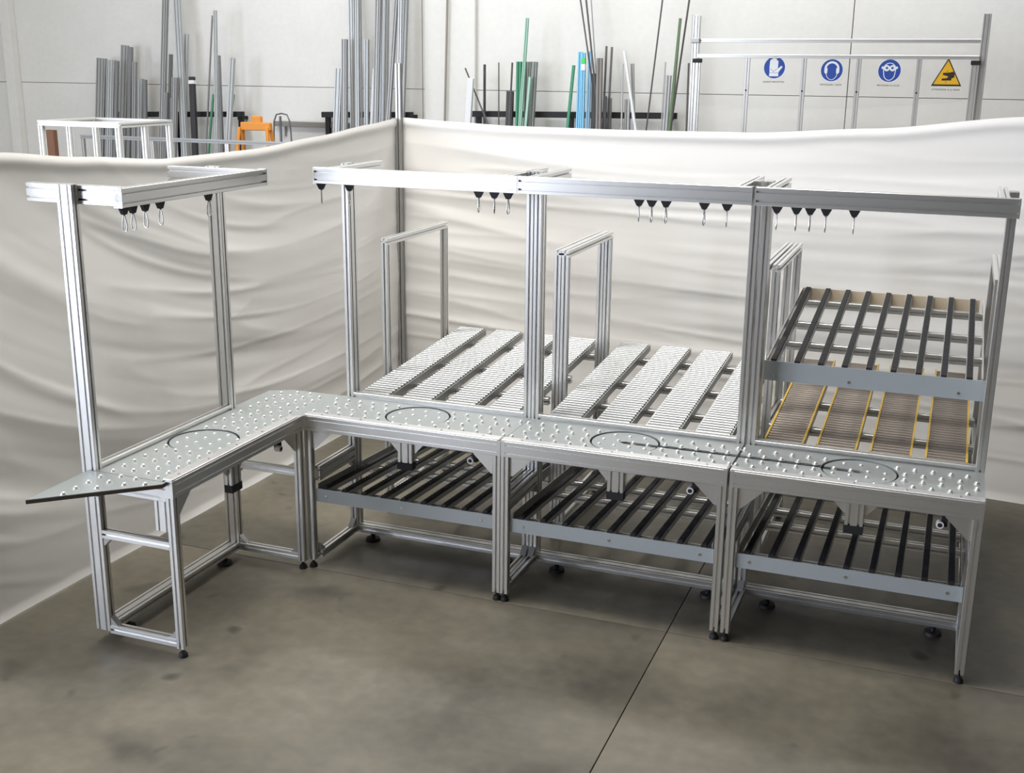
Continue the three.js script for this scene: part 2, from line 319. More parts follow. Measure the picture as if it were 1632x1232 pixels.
{ // the wing turned towards the camera; local x runs from the near end to the corner
  const W = 1.087, D = 0.404, more = [], near = 0, far = W + 0.42;
  const pitch = 0.076, c = W - 0.53;
  for (let k = 0; k < 7; k++) for (const [z, off] of [[-0.33, 0], [-0.25, 0.038], [-0.17, 0.038], [-0.09, 0]]) {
    const x = W + 0.02 + off + (k) * pitch; if (x < far - 0.03 && !(z === -0.33 && x > far - 0.06)) more.push([x, z]);
  }
  const outline = [[0, -0.05], [0, -D], [W, -D], [W, -0.425], [far - 0.065, -0.425], [far, -0.31], [far, 0], [W + 0.003, 0], [W - 0.002, -0.003], [W - 0.045, -0.05]];
  const g = bench('workbench_module', 'wing workbench module standing at right angles, reaching towards the viewer', [0, 0, W], Math.PI / 2,
    { W, D, disc: c, beamZ: -0.15, armBack: -0.68, outline, moreBalls: more, mid: [0.523, 0.563], stripIn: 0.05, stripShift: -0.02 });
  // pointed end board beyond the near end
  const tri = [[-0.004, -0.03], [-0.03, -0.03], [-0.40, -0.43], [-0.004, -0.445]];
  const bd = mesh('end_board', plateGeo(tri, 0.016, PT - 0.003), M.board, g); bd.userData.label = 'dark edged pointed end board';
  const sk = mesh('end_board_plate', plateGeo(tri, 0.003, PT), M.plate, g);
  for (const [x, z] of [[-0.291, -0.33], [-0.216, -0.33], [-0.138, -0.33], [-0.06, -0.33], [-0.178, -0.25], [-0.102, -0.25], [-0.024, -0.25], [-0.102, -0.17], [-0.026, -0.17], [-0.065, -0.09]]) mesh('ball_caster', ballUnit, M.ball, sk, [x, PT, z]);
  box('board_support', g, M.aluDark, [-0.06, 0.0], [0.75, 0.826], [-0.40, -0.36]);
  prof('hanging_post', g, 'y', [0.02, 0.06], [0.60, 0.77], [-0.12, -0.04]);
}

// ------------------------------------------------------------ gravity roller racks behind the benches
const rollerGeo = new THREE.CylinderGeometry(0.0135, 0.0135, 0.168, 12); rollerGeo.rotateZ(Math.PI / 2);
const pinGeo = new THREE.CylinderGeometry(0.004, 0.004, 0.184, 6); pinGeo.rotateZ(Math.PI / 2);
const trackSide = (len) => cached(`ts${len.toFixed(3)}`, () => boxGeo(0.004, 0.04, len).clone());
function rollerTrack(parent, x, [y0, z0], [y1, z1], coloured) {
  const len = Math.hypot(y1 - y0, z1 - z0), t = new THREE.Group(); t.name = 'roller_track'; parent.add(t);
  t.position.set(x, (y0 + y1) / 2, (z0 + z1) / 2); tilt(t, y0, z0, y1, z1);
  const n = 40, m = coloured ? M.rollerShaded : M.roller;
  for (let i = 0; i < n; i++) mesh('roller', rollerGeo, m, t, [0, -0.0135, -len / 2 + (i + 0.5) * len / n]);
  const pins = []; for (let i = 0; i < n; i++) pins.push(pinGeo.clone().translate(0, -0.0135, -len / 2 + (i + 0.5) * len / n));
  const ax = mesh('roller_axles', cached(`ax${len.toFixed(3)}`, () => mergeGeometries(pins)), M.steel, t); ax.userData.kind = 'stuff';
  for (const s of [-1, 1]) {
    mesh('track_side', trackSide(len), M.channel, t, [s * 0.0905, -0.030, 0]);
    if (coloured) { const e = mesh('yellow_edge', boxGeo(0.009, 0.014, len), M.yellow, t, [s * 0.0895, -0.005, 0]); e.userData.label = 'yellow edge strip'; }
  }
  return t;
}
function rack(label, x0, W, o = {}) {
  const g = thing('roller_rack', label, 'rack', [x0, 0, 0], 0, 'gravity roller racks'), zf = -0.87, zr = -1.72;
  for (const a of [o.left ?? 0, o.right ?? W - 0.04]) {
    const xr = [a, a + 0.04];
    prof('frame_leg', g, 'y', xr, [0.05, 1.617], [zf - 0.04, zf]); prof('frame_leg', g, 'y', xr, [0.05, 1.617], [zr, zr + 0.04]);
    prof('frame_top', g, 'z', xr, [1.617, 1.657], [zr, zf]); prof('frame_rail', g, 'z', xr, [0.10, 0.14], [zr + 0.04, zf - 0.04]); prof('frame_rail', g, 'z', xr, [0.70, 0.74], [zr + 0.04, zf - 0.04]);
    for (const z of [zf - 0.02, zr + 0.02]) mesh('foot', padGeo, M.black, g, [a + 0.02, 0, z]);
  }
  const yAt = (z) => 0.866 + 0.066 * (-0.48 - z);
  for (let i = 0; i < 4; i++) rollerTrack(g, 0.168 + i * (W - 0.336) / 3, [yAt(-0.48), -0.48], [yAt(-1.87), -1.87], o.coloured);
  for (const z of [-0.56, -0.85, -1.24, -1.70]) prof('cross_bar', g, 'x', [0.045, W - 0.045], [yAt(z) - 0.09, yAt(z) - 0.05], [z - 0.02, z + 0.02]);
  if (o.upper) {                                      // second tier of wheel rails with a deep front plate
    const y2 = (z) => 1.238 + 0.114 * (-0.55 - z), xa = 0.083, xb = 0.968;
    const fp = box('shelf_front_plate', g, M.sheet, [0.04, W - 0.036], [1.145, 1.242], [-0.555, -0.549]);
    for (const k of [0.05, 0.4, 0.89]) { const sc = mesh('screw', cylGeo(0.007, 0.004, 10), M.steel, fp, [(k - 0.5) * (W - 0.08), -0.02, 0.005]); sc.rotation.x = Math.PI / 2; }
    for (let i = 0; i < 9; i++) wheelRail(g, xa + i * (xb - xa) / 8, [y2(-0.55), -0.552], [y2(-1.8), -1.8], M.channel);
    for (const z of [-0.62, -0.95, -1.28, -1.68]) { prof('shelf_cross_bar', g, 'x', [0.045, W - 0.045], [y2(z) - 0.066, y2(z) - 0.026], [z - 0.02, z + 0.02]); }
    box('shelf_back_plate', g, M.ply, [0.045, W - 0.07], [y2(-1.8) - 0.06, y2(-1.8) + 0.008], [-1.806, -1.8]).userData.label = 'cream coloured back stop';
    for (const x of [0.052, W - 0.052]) { const e = mesh('shelf_side_plate', boxGeo(0.005, 0.05, 1.25), M.alu, g, [x, y2(-1.17) - 0.01, -1.175]); tilt(e, y2(-0.55), -0.55, y2(-1.8), -1.8); }
  }
  return g;
}
rack('roller rack with four bright steel roller tracks behind the leftmost straight module', 0.0, 1.1, { left: 0.02 });
rack('roller rack with four bright steel roller tracks behind the middle module', 1.102, 1.103);
rack('two-tier rack with yellow-edged steel roller tracks, shade painted in as brown, below black wheel rails', 2.216, 1.076, { coloured: 1, upper: 1 });

// ------------------------------------------------------------ hooks hanging from the overhead beams
const clampGeo = (() => { const g = uprightGeo([[-0.024, 0], [0.024, 0], [0.022, -0.006], [0.009, -0.03], [-0.009, -0.03], [-0.022, -0.006]], 0.018); g.translate(0, 0, -0.009); return g; })();
const loopGeo = (() => {
  const p = []; for (let i = 0; i < 20; i++) { const a = i / 20 * Math.PI * 2, s = Math.sin(a); p.push(new THREE.Vector3(0, -0.036 * Math.cos(a), (0.0095 + 0.005 * Math.cos(a)) * s * 1.0)); }
  return new THREE.TubeGeometry(new THREE.CatmullRomCurve3(p, true), 28, 0.0028, 6, true);
})();
function hook(x, y, z, turn, swing, label, group) {
  const g = thing('snap_hook', label, 'hook', [x, y, z], turn, group);
  mesh('clamp', clampGeo, M.black, g).userData.label = 'black plastic clamp';
  const e = mesh('eye', new THREE.TorusGeometry(0.006, 0.002, 6, 12), M.steel, g, [0, -0.03, 0]);
  const l = mesh('carabiner', loopGeo, M.steel, g, [0, -0.066, 0]); l.rotation.y = swing;
}
{
  const rank = ['first', 'second', 'third', 'fourth', 'fifth'], from = 'from the left';
  const sets = [['left straight beam', [0.034, 0.195, 0.897, 0.978, 1.049]], ['middle beam', [1.691, 1.75, 1.817, 1.992, 2.094]], ['right beam', [2.314, 2.398, 2.457, 2.524, 2.642]]];
  for (const [b, xs] of sets) xs.forEach((x, i) => hook(x, 2.022, -0.207, 0, (rnd() - 0.5) * 0.5 + (i === 0 && b[0] === 'l' ? 0.5 : 0), `steel snap hook on black clamp, ${rank[i]} ${from} under the ${b}`, 'snap hooks on the overhead beams'));
  [1.054, 0.998, 0.917, 0.816, 0.465].forEach((z, i) => hook(-0.17, 2.022, z, Math.PI / 2, (rnd() - 0.5) * 0.4, `steel snap hook on black clamp, ${rank[i]} from the near end of the wing beam`, 'snap hooks on the overhead beams'));
}

// ------------------------------------------------------------ white cloth screens
function lerpTable(t, u) { for (let i = 1; i < t.length; i++) if (u <= t[i][0]) { const [a, b] = t[i - 1], [c, d] = t[i], k = (u - a) / (c - a), s = k * k * (3 - 2 * k); return b + (d - b) * (0.5 * k + 0.5 * s); } return t[t.length - 1][1]; }
function drape(name, label, path, top, sag, lean, amp, sd, nu = 300, nv = 170) {
  // path(u) -> {x, z, nx, nz}; top(u) -> height
  const pos = [], uv = [], idx = [];
  for (let i = 0; i <= nu; i++) for (let j = 0; j <= nv; j++) {
    const u = i / nu, v = j / nv, p = path(u), H = top(u);
    const y = H * (1 - v), s = y - sag(u, v);
    const n1 = noise.noise(s * 2.3, u * 1.4, sd), n2 = noise.noise(s * 7 + 0.8 * n1, u * 2.2, sd + 11), n3 = noise.noise(s * 17 + n2, u * 5, sd + 31);
    const fade = 0.35 + 0.9 * Math.max(0, noise.noise(s * 1.3, u * 4.5, sd + 71) + 0.25);
    const r1 = 1 - Math.abs(noise.noise(s * 3.4 + 3, u * 1.5, sd + 53)) * 3, r2 = 1 - Math.abs(noise.noise(s * 6.2 + 9, u * 2.4, sd + 91)) * 3.4;
    const k = Math.min(1, v * 5 + 0.15) * Math.min(1, (1 - v) * 4 + 0.12);
    let d = amp * k * lean(u) * (1.25 * n1 + fade * (0.55 * n2 + 0.15 * n3 + 0.42 * Math.max(0, r1) ** 2 + 0.26 * Math.max(0, r2) ** 2));
    d += 0.016 * Math.exp(-((v - 0.016) ** 2) / 0.00022);            // rolled hem at the top
    if (v > 0.98) d += 0.02 * (v - 0.98) / 0.02 * (0.7 + 0.5 * noise.noise(u * 14, 0, sd));
    pos.push(p.x + p.nx * d, Math.max(0.004, y), p.z + p.nz * d); uv.push(u * 24, v * 9);
  }
  for (let i = 0; i < nu; i++) for (let j = 0; j < nv; j++) { const a = i * (nv + 1) + j, b = a + nv + 1; idx.push(a, a + 1, b, b, a + 1, b + 1); }
  const g = new THREE.BufferGeometry(); g.setAttribute('position', new THREE.Float32BufferAttribute(pos, 3)); g.setAttribute('uv', new THREE.Float32BufferAttribute(uv, 2)); g.setIndex(idx); g.computeVertexNormals();
  return tag(mesh(numbered(name), g, M.cloth, scene), label, 'curtain');
}
const Ltop = [[-3.12, 2.23], [-2.6, 2.194], [-1.9, 2.144], [-1.16, 2.103], [-0.31, 2.10], [0.32, 2.15], [0.85, 2.203], [1.6, 2.30]];
drape('cloth_screen', 'white cloth screen hanging behind the wing on the left', (u) => { const z = 1.6 - 4.72 * u; return { x: -1.0 - 0.02 * (z + 0.5), z, nx: 1, nz: 0 }; },
  (u) => lerpTable(Ltop, 1.6 - 4.72 * u), (u, v) => 2.5 * (u - 0.74) ** 2 * (1 - 0.6 * v), (u) => 0.6 + 0.6 * Math.max(0, Math.min(1, (0.62 - u) * 3)), 0.032, 3.3);
const Rtop = [[-0.96, 2.23], [-0.5, 2.21], [0, 2.195], [0.86, 2.195], [1.75, 2.207], [2.53, 2.258], [3.37, 2.352], [4.4, 2.42], [5.4, 2.5]];
drape('cloth_screen', 'white cloth screen stretched behind the roller racks on the right', (u) => { const x = -0.96 + 6.36 * u; return { x, z: -3.08 + 0.125 * (x + 0.96), nx: 0, nz: 1 }; },
  (u) => lerpTable(Rtop, -0.96 + 6.36 * u), (u, v) => 0.9 * (u - 0.40) ** 2 * (1 - 0.8 * v), () => 1, 0.030, 8.7);
const cpost = (label, x, z, h) => { const g = thing('screen_post', label, 'post', [x, 0, z]); prof('upright', g, 'y', [-0.022, 0.022], [0.01, h], [-0.022, 0.022], M.aluDark); mesh('base_plate', rboxGeo(0.2, 0.012, 0.2, 0.003), M.aluDark, g, [0, 0.006, 0]); };
cpost('grey slotted corner post where the two cloth screens meet', -0.925, -3.035, 2.62);
cpost('slotted end post holding the left cloth screen', -1.08, 1.63, 2.6);
cpost('slotted end post holding the right cloth screen', 5.44, -2.28, 2.6);

// ------------------------------------------------------------ stock of bars leaning on the back wall
const BAR = {
  g1: std(0.52, 0.54, 0.54, 0.45, 0.35), g2: std(0.38, 0.385, 0.38, 0.45, 0.35), g3: std(0.24, 0.24, 0.24, 0.5, 0.3), g4: std(0.24, 0.26, 0.24, 0.5, 0.2),
  k1: std(0.03, 0.03, 0.03, 0.5), k2: std(0.10, 0.09, 0.085, 0.5), k3: std(0.22, 0.205, 0.19, 0.5), w: std(0.74, 0.76, 0.77, 0.5),
  gn: std(0.02, 0.25, 0.11, 0.4), gn2: std(0.08, 0.26, 0.15, 0.4), gnl: std(0.32, 0.55, 0.43, 0.4), gnd: std(0.10, 0.17, 0.07, 0.4), gno: std(0.13, 0.16, 0.07, 0.5),
  b: std(0.20, 0.54, 0.78, 0.35), bl: std(0.42, 0.68, 0.88, 0.35),
};
const BARS = [   // x at the floor, x at the top, height, width, colour, kind, label
  [-6.97, -6.75, 2.66, 0.130, 'g2', 'profile_bar', 'wide grey profile, outermost left of all the stock bars'],
  [-6.75, -6.55, 2.64, 0.106, 'g1', 'profile_bar', 'broad light grey profile second from the left end'],
  [-6.61, -6.40, 2.63, 0.037, 'g3', 'flat_bar', 'narrow strip forming the dark edge of the broad light grey profile'],  // separate strip drawn as the dark edge of the profile before it
  [-6.62, -6.40, 2.81, 0.098, 'g2', 'profile_bar', 'tallest wide grey profile of the leftmost cluster'],
  [-6.45, -6.26, 2.79, 0.045, 'g3', 'flat_bar', 'dark strip put in as the shaded side of the tallest leftmost profile'],  // shaded side of the preceding profile, built as a dark strip
  [-6.29, -6.15, 2.62, 0.045, 'g2', 'profile_bar', 'narrow grey bar with sloping top beside the tall leftmost profile'],
  [-6.32, -6.21, 2.43, 0.090, 'g1', 'profile_bar', 'short light grey profile at the right of the leftmost cluster'],
  [-6.15, -6.07, 2.42, 0.037, 'g3', 'flat_bar', 'short dark strip right of the leftmost cluster'],
  [-5.92, -5.68, 3.45, 0.066, 'g2', 'profile_bar', 'very tall grey profile running out of the picture, left cluster'],
  [-5.92, -5.75, 2.71, 0.037, 'g3', 'flat_bar', 'thin dark bar beside the very tall grey profile'],
  [-5.49, -5.59, 3.45, 0.080, 'g1', 'profile_bar', 'very tall light grey profile leaning to the right, left cluster'],
  [-5.73, -5.59, 2.45, 0.066, 'g2', 'profile_bar', 'short mid grey profile before the tall leaning pair'],
  [-5.72, -5.52, 2.94, 0.044, 'g1', 'profile_bar', 'slim grey bar rising beside the black post on the left'],
  [-5.35, -5.41, 2.46, 0.066, 'k1', 'flat_bar', 'black post with white band at its top on the left rack'],
  [-5.86, -5.71, 2.28, 0.044, 'g3', 'flat_bar', 'short dark grey offcut in front of the very tall profile'],
  [-5.90, -5.75, 2.21, 0.097, 'g1', 'profile_bar', 'broad short light profile in front of the left cluster'],
  [-5.38, -5.11, 3.14, 0.022, 'g3', 'round_rod', 'thin dark rod left of the pointed tall bar on the left rack'],
  [-5.05, -5.02, 3.19, 0.036, 'g1', 'profile_bar', 'tall pointed light grey bar at the right of the left rack'],
  [-5.03, -5.09, 2.70, 0.036, 'g3', 'flat_bar', 'dark strip put in as the shaded side of the tall pointed light grey bar'],  // dark strip painting the shaded side of the pointed bar
  [-5.41, -5.12, 2.27, 0.022, 'gn2', 'flat_bar', 'thin dull green strip below the tall pointed bar'],
  [-5.02, -4.80, 2.67, 0.057, 'g1', 'profile_bar', 'light grey bar behind the green strip near the orange trestle'],
  [-5.27, -4.90, 2.27, 0.029, 'gn', 'flat_bar', 'bright green strip near the orange trestle'],
  [-3.58, -3.47, 2.57, 0.084, 'g1', 'profile_bar', 'pale grey profile at the left of the middle cluster'],
  [-3.36, -3.36, 2.88, 0.062, 'g2', 'profile_bar', 'grey profile rising above the pale one, middle cluster'],
  [-3.28, -3.36, 3.42, 0.069, 'g1', 'profile_bar', 'full height pale profile, leftmost tall one of the middle cluster'],
  [-3.21, -3.25, 3.42, 0.041, 'g1', 'profile_bar', 'full height slim pale bar, second tall one of the middle cluster'],
  [-3.11, -3.17, 3.41, 0.020, 'g3', 'round_rod', 'full height thin dark rod in the middle cluster'],
  [-3.16, -3.17, 2.88, 0.048, 'g1', 'profile_bar', 'pale bar ending below the top in the middle cluster'],
  [-3.16, -3.04, 2.57, 0.027, 'w', 'flat_bar', 'short bright white strip in the middle cluster'],
  [-3.01, -2.95, 3.41, 0.061, 'g2', 'profile_bar', 'full height grey profile right of the white strip'],
  [-2.97, -2.95, 3.42, 0.089, 'g1', 'profile_bar', 'broad full height pale profile in the middle cluster'],
  [-2.99, -2.77, 3.41, 0.041, 'g2', 'profile_bar', 'full height grey bar leaning left behind the curtain post'],
  [-2.70, -2.69, 3.41, 0.040, 'g1', 'profile_bar', 'full height pale bar just right of the curtain post'],
  [-2.78, -2.70, 3.42, 0.054, 'g2', 'profile_bar', 'full height grey bar, last on the right of the middle cluster'],
  [-0.71, -1.96, 2.59, 0.017, 'k2', 'round_rod', 'dark rod leaning steeply to the right at the pilaster'],
  [-1.98, -1.86, 2.49, 0.066, 'w', 'flat_bar', 'white flat panel strip at the pilaster edge'],
  [-1.70, -1.77, 2.63, 0.023, 'k1', 'flat_bar', 'black upright bar, first beyond the pilaster'],
  [-1.50, -1.58, 2.65, 0.013, 'k2', 'round_rod', 'thin dark rod, second upright beyond the pilaster'],
  [-1.45, -1.40, 2.65, 0.020, 'k2', 'round_rod', 'dark rod rising from the black block'],
  [-1.48, -1.47, 2.36, 0.073, 'k1', 'flat_bar', 'squat black block bar left of the green profiles'],
  [-1.31, -1.35, 2.66, 0.052, 'gn', 'profile_bar', 'dark green profile with bright top, left of the pale green one'],
  [-1.37, -1.25, 3.09, 0.032, 'gnl', 'profile_bar', 'tall pale green bar rising above the dark green profiles'],
  [-1.27, -1.29, 2.66, 0.039, 'g4', 'profile_bar', 'grey-green profile between the pale green bars'],
  [-1.26, -1.19, 2.66, 0.078, 'g4', 'profile_bar', 'wide grey-green profile right of the green bars'],
  [-1.35, -1.20, 2.51, 0.026, 'gnl', 'flat_bar', 'short pale green strip in front of the dark green profiles'],
  [-0.95, -0.78, 2.63, 0.029, 'gn', 'flat_bar', 'single green rod standing apart left of the blue bars'],
  [-0.66, -0.69, 2.76, 0.039, 'b', 'profile_bar', 'blue film wrapped bar, leftmost of three'],
  [-0.57, -0.63, 2.75, 0.038, 'b', 'profile_bar', 'blue film wrapped bar with green label, middle of three'],
  [-0.58, -0.61, 2.77, 0.039, 'bl', 'profile_bar', 'paler blue film wrapped bar, rightmost of three'],
  [-0.05, -0.74, 3.39, 0.016, 'k2', 'round_rod', 'long dark rod leaning left above the blue bars'],
  [-0.10, -0.65, 3.38, 0.019, 'k2', 'round_rod', 'second long dark rod leaning left above the blue bars'],
  [-0.23, -0.64, 3.39, 0.013, 'g2', 'round_rod', 'grey strip standing for the shadow cast by the two dark leaning rods'],  // cast shadow of the two rods above, modelled as grey geometry
  [-0.47, -0.53, 2.55, 0.045, 'k1', 'flat_bar', 'black bar right beside the blue bars'],
  [-0.38, -0.46, 2.70, 0.057, 'k3', 'profile_bar', 'broad grey-brown profile right of the blue bars'],
  [-0.43, -0.44, 2.82, 0.019, 'k2', 'flat_bar', 'dark square rod, left of a pair beyond the grey-brown profile'],
  [-0.38, -0.36, 2.81, 0.019, 'k2', 'flat_bar', 'dark square rod, right of a pair beyond the grey-brown profile'],
  [-0.31, -0.38, 2.33, 0.025, 'k1', 'flat_bar', 'short black offcut below the pair of dark square rods'],
  [-0.31, -0.38, 2.31, 0.039, 'g4', 'flat_bar', 'short grey offcut below the pair of dark square rods'],
  [-0.15, -0.24, 2.65, 0.016, 'g2', 'flat_bar', 'thin grey strip, left of the white leaning bar'],
  [0.37, -0.21, 2.77, 0.025, 'w', 'flat_bar', 'white bar leaning across the grey strips'],
  [-0.12, -0.19, 2.30, 0.051, 'g2', 'profile_bar', 'short grey profile behind the white leaning bar'],
  [0.06, -0.14, 2.65, 0.032, 'g2', 'profile_bar', 'grey bar right of the white leaning bar'],
  [-0.09, 0.16, 3.37, 0.016, 'k2', 'round_rod', 'long thin dark rod leaning right, alone before the green rods'],
  [0.16, 0.18, 2.67, 0.013, 'g2', 'flat_bar', 'thin grey strip near the right end of the rack'],
  [0.21, 0.24, 2.54, 0.050, 'g2', 'profile_bar', 'short grey profile left of the dark green rod'],
  [0.20, 0.34, 3.08, 0.025, 'gnd', 'flat_bar', 'tall dark green rod leaning right at the rack end'],
  [0.22, 0.30, 2.89, 0.019, 'gno', 'flat_bar', 'olive green rod beside the tall dark green rod'],
  [0.11, 0.41, 3.37, 0.019, 'k2', 'round_rod', 'long dark rod leaning right, last one on the rack'],
  [0.52, 0.45, 2.66, 0.019, 'k2', 'round_rod', 'short dark rod between rack end and safety fence'],
  [0.54, 0.43, 3.12, 0.019, 'g1', 'profile_bar', 'pale slim bar next to the safety fence post'],
];
const roundGeo = (r, len) => cylGeo(r, len, 10);
BARS.forEach(([xa, xb, H, w, c, kind, label], i) => {
  const h = Math.max(H, 0) + (H > 3.3 ? 0.35 : 0), top = xa + (xb - xa) * h / H, off = 0.075 * (i % 3);
  const A = new THREE.Vector3(xa, 0.012, -6.62 + off), B = new THREE.Vector3(top, h, -6.62 + off - 0.06 * h), len = A.distanceTo(B), d = Math.min(0.045, Math.max(w, 0.012));
  const geo = kind === 'round_rod' ? cylGeo(w / 2, len, 10) : kind === 'profile_bar' && w > 0.03 ? profGeo(w, d, len, 0.04).clone().rotateX(-Math.PI / 2) : rboxGeo(w, len, d, Math.min(0.003, w / 4));
  const o = tag(mesh(numbered(kind), geo, BAR[c], scene), label, 'bar', 'stock bars leaning on the back wall');
  o.position.copy(A).add(B).multiplyScalar(0.5);
  o.quaternion.setFromUnitVectors(new THREE.Vector3(0, 1, 0), B.clone().sub(A).normalize());
  if (label.startsWith('black post')) mesh('band', boxGeo(w + 0.003, 0.04, d + 0.003), M.white, o, [0, len / 2 - 0.06, 0]).userData.label = 'white band';
  if (label.includes('green label')) { mesh('label_sticker', boxGeo(w + 0.002, 0.05, d + 0.002), std(0.05, 0.6, 0.08, 0.4), o, [0, len / 2 - 0.075, 0]).userData.label = 'bright green sticker'; mesh('label_sticker', boxGeo(w + 0.002, 0.06, d + 0.002), M.white, o, [0, len / 2 - 0.14, 0]).userData.label = 'white sticker'; }
});
function barRack(label, x0, x1, y0, y1) {
  const g = thing('bar_rack', label, 'rack', [x0, 0, -6.8], 0), len = Math.hypot(x1 - x0, y1 - y0), m = M.black;
  const r = mesh('rest_rail', rboxGeo(len, 0.062, 0.04, 0.004), m, g, [(x1 - x0) / 2, (y0 + y1) / 2, -0.03]); r.rotation.z = Math.atan2(y1 - y0, x1 - x0);
  for (const k of [0.04, 0.5, 0.96]) { box('wall_bracket', g, m, [k * len - 0.02, k * len + 0.02], [y0 - 0.02, y0 + 0.02], [-0.2, -0.04]); box('upright', g, m, [k * len - 0.025, k * len + 0.025], [0.0, y0], [-0.11, -0.06]); }
}
barRack('black wall rack holding the left cluster of bars', -6.72, -4.82, 2.0, 2.045);
barRack('black wall rack holding the middle cluster of bars', -3.78, -2.64, 2.065, 2.088);
barRack('black wall rack holding the green and blue bars on the right', -1.97, 0.31, 2.115, 2.146);

// ------------------------------------------------------------ other things behind the screens
{ // tall open frame
  const g = thing('open_box_frame', 'white open aluminium box frame above the left cloth screen', 'frame', [-3.46, 0, -2.1]), m = std(0.66, 0.66, 0.64, 0.45, 0.2);
  const X = 0.71, Z = -0.59, H = 2.18;
  for (const [x, z] of [[0, 0], [X, 0], [0, Z], [X, Z], [X, Z / 2], [0, Z / 2]]) prof('upright', g, 'y', [x - 0.02, x + 0.02], [0, H - 0.04], [z - 0.02, z + 0.02], m);
  for (const z of [0, Z]) prof('top_rail', g, 'x', [-0.02, X + 0.02], [H - 0.04, H], [z - 0.02, z + 0.02], m);
  for (const x of [0, X]) prof('top_rail', g, 'z', [x - 0.02, x + 0.02], [H - 0.04, H], [Z + 0.02, -0.02], m);
  for (const z of [0, Z]) prof('low_rail', g, 'x', [0.02, X - 0.02], [0.1, 0.14], [z - 0.02, z + 0.02], m);
}
{ const g = thing('cardboard_box', 'brown upright carton seen through the white box frame', 'box', [-4.19, 0, -3.0]);
  mesh('carton', rboxGeo(0.085, 2.05, 0.05, 0.006), std(0.16, 0.075, 0.04, 0.8), g, [0, 1.025, 0]); mesh('tape', boxGeo(0.087, 0.05, 0.052), std(0.35, 0.25, 0.16, 0.4), g, [0, 1.6, 0]); }
{ const g = thing('low_guard_rail', 'pale horizontal guard rail in front of the left bars', 'rail', [-6.05, 0, -5.5]);
  prof('top_rail', g, 'x', [0, 2.86], [1.80, 1.84], [-0.02, 0.02], std(0.42, 0.43, 0.43, 0.5, 0.2)); for (const x of [0.02, 0.95, 1.9, 2.84]) prof('upright', g, 'y', [x - 0.02, x + 0.02], [0, 1.80], [-0.02, 0.02], M.alu);
}
{ const g = thing('orange_trestle', 'orange folding trestle standing behind the left cloth screen', 'trestle', [-4.05, 0, -5.9]), m = std(0.80, 0.30, 0.03, 0.5);
  mesh('top_beam', rboxGeo(0.37, 0.085, 0.06, 0.012), m, g, [0, 1.965, 0]); mesh('top_tab', rboxGeo(0.12, 0.09, 0.05, 0.012), m, g, [0.01, 2.03, 0]);
  for (const s of [-1, 1]) for (const t of [-1, 1]) { const l = mesh('leg', rboxGeo(0.035, 1.98, 0.03, 0.006), m, g, [s * 0.17 + s * 0.10 - 0.02, 0.975, t * 0.13]); l.rotation.set(-t * 0.1, 0, s * 0.10); }
  for (const t of [-1, 1]) mesh('spreader', rboxGeo(0.56, 0.03, 0.02, 0.005), m, g, [-0.02, 0.9, t * 0.14]);
}
{ const g = thing('hand_truck', 'grey tubular hand truck handles beside the orange trestle', 'hand truck', [-3.98, 0, -6.3]), m = std(0.2, 0.2, 0.2, 0.4, 0.5);
  const p = [[-0.10, 0.06, 0], [-0.10, 1.98, 0], [-0.075, 2.07, 0], [0, 2.09, 0], [0.075, 2.07, 0], [0.10, 1.98, 0], [0.10, 0.06, 0]].map((q) => new THREE.Vector3(...q));
  mesh('tube_frame', new THREE.TubeGeometry(new THREE.CatmullRomCurve3(p, false, 'centripetal'), 60, 0.009, 8), m, g); mesh('centre_tube', cylGeo(0.014, 2.0, 10), m, g, [-0.02, 1.06, 0]);
  mesh('toe_plate', rboxGeo(0.3, 0.01, 0.2, 0.003), m, g, [0, 0.03, 0.1]);
  for (const s of [-1, 1]) { const w = mesh('wheel', cylGeo(0.1, 0.04, 20), M.black, g, [s * 0.15, 0.1, -0.08]); w.rotation.z = Math.PI / 2; }
}
{ const g = thing('wall_ledge', 'dark grey horizontal ledge on the wall right of the orange trestle', 'ledge', [-4.47, 0, -6.94]);
  mesh('ledge_board', rboxGeo(0.95, 0.055, 0.1, 0.005), std(0.22, 0.21, 0.19, 0.6), g, [0.475, 1.945, 0.0]); for (const x of [0.1, 0.8]) box('ledge_bracket', g, M.aluDark, [x - 0.015, x + 0.015], [1.80, 1.917], [-0.05, -0.01]); }

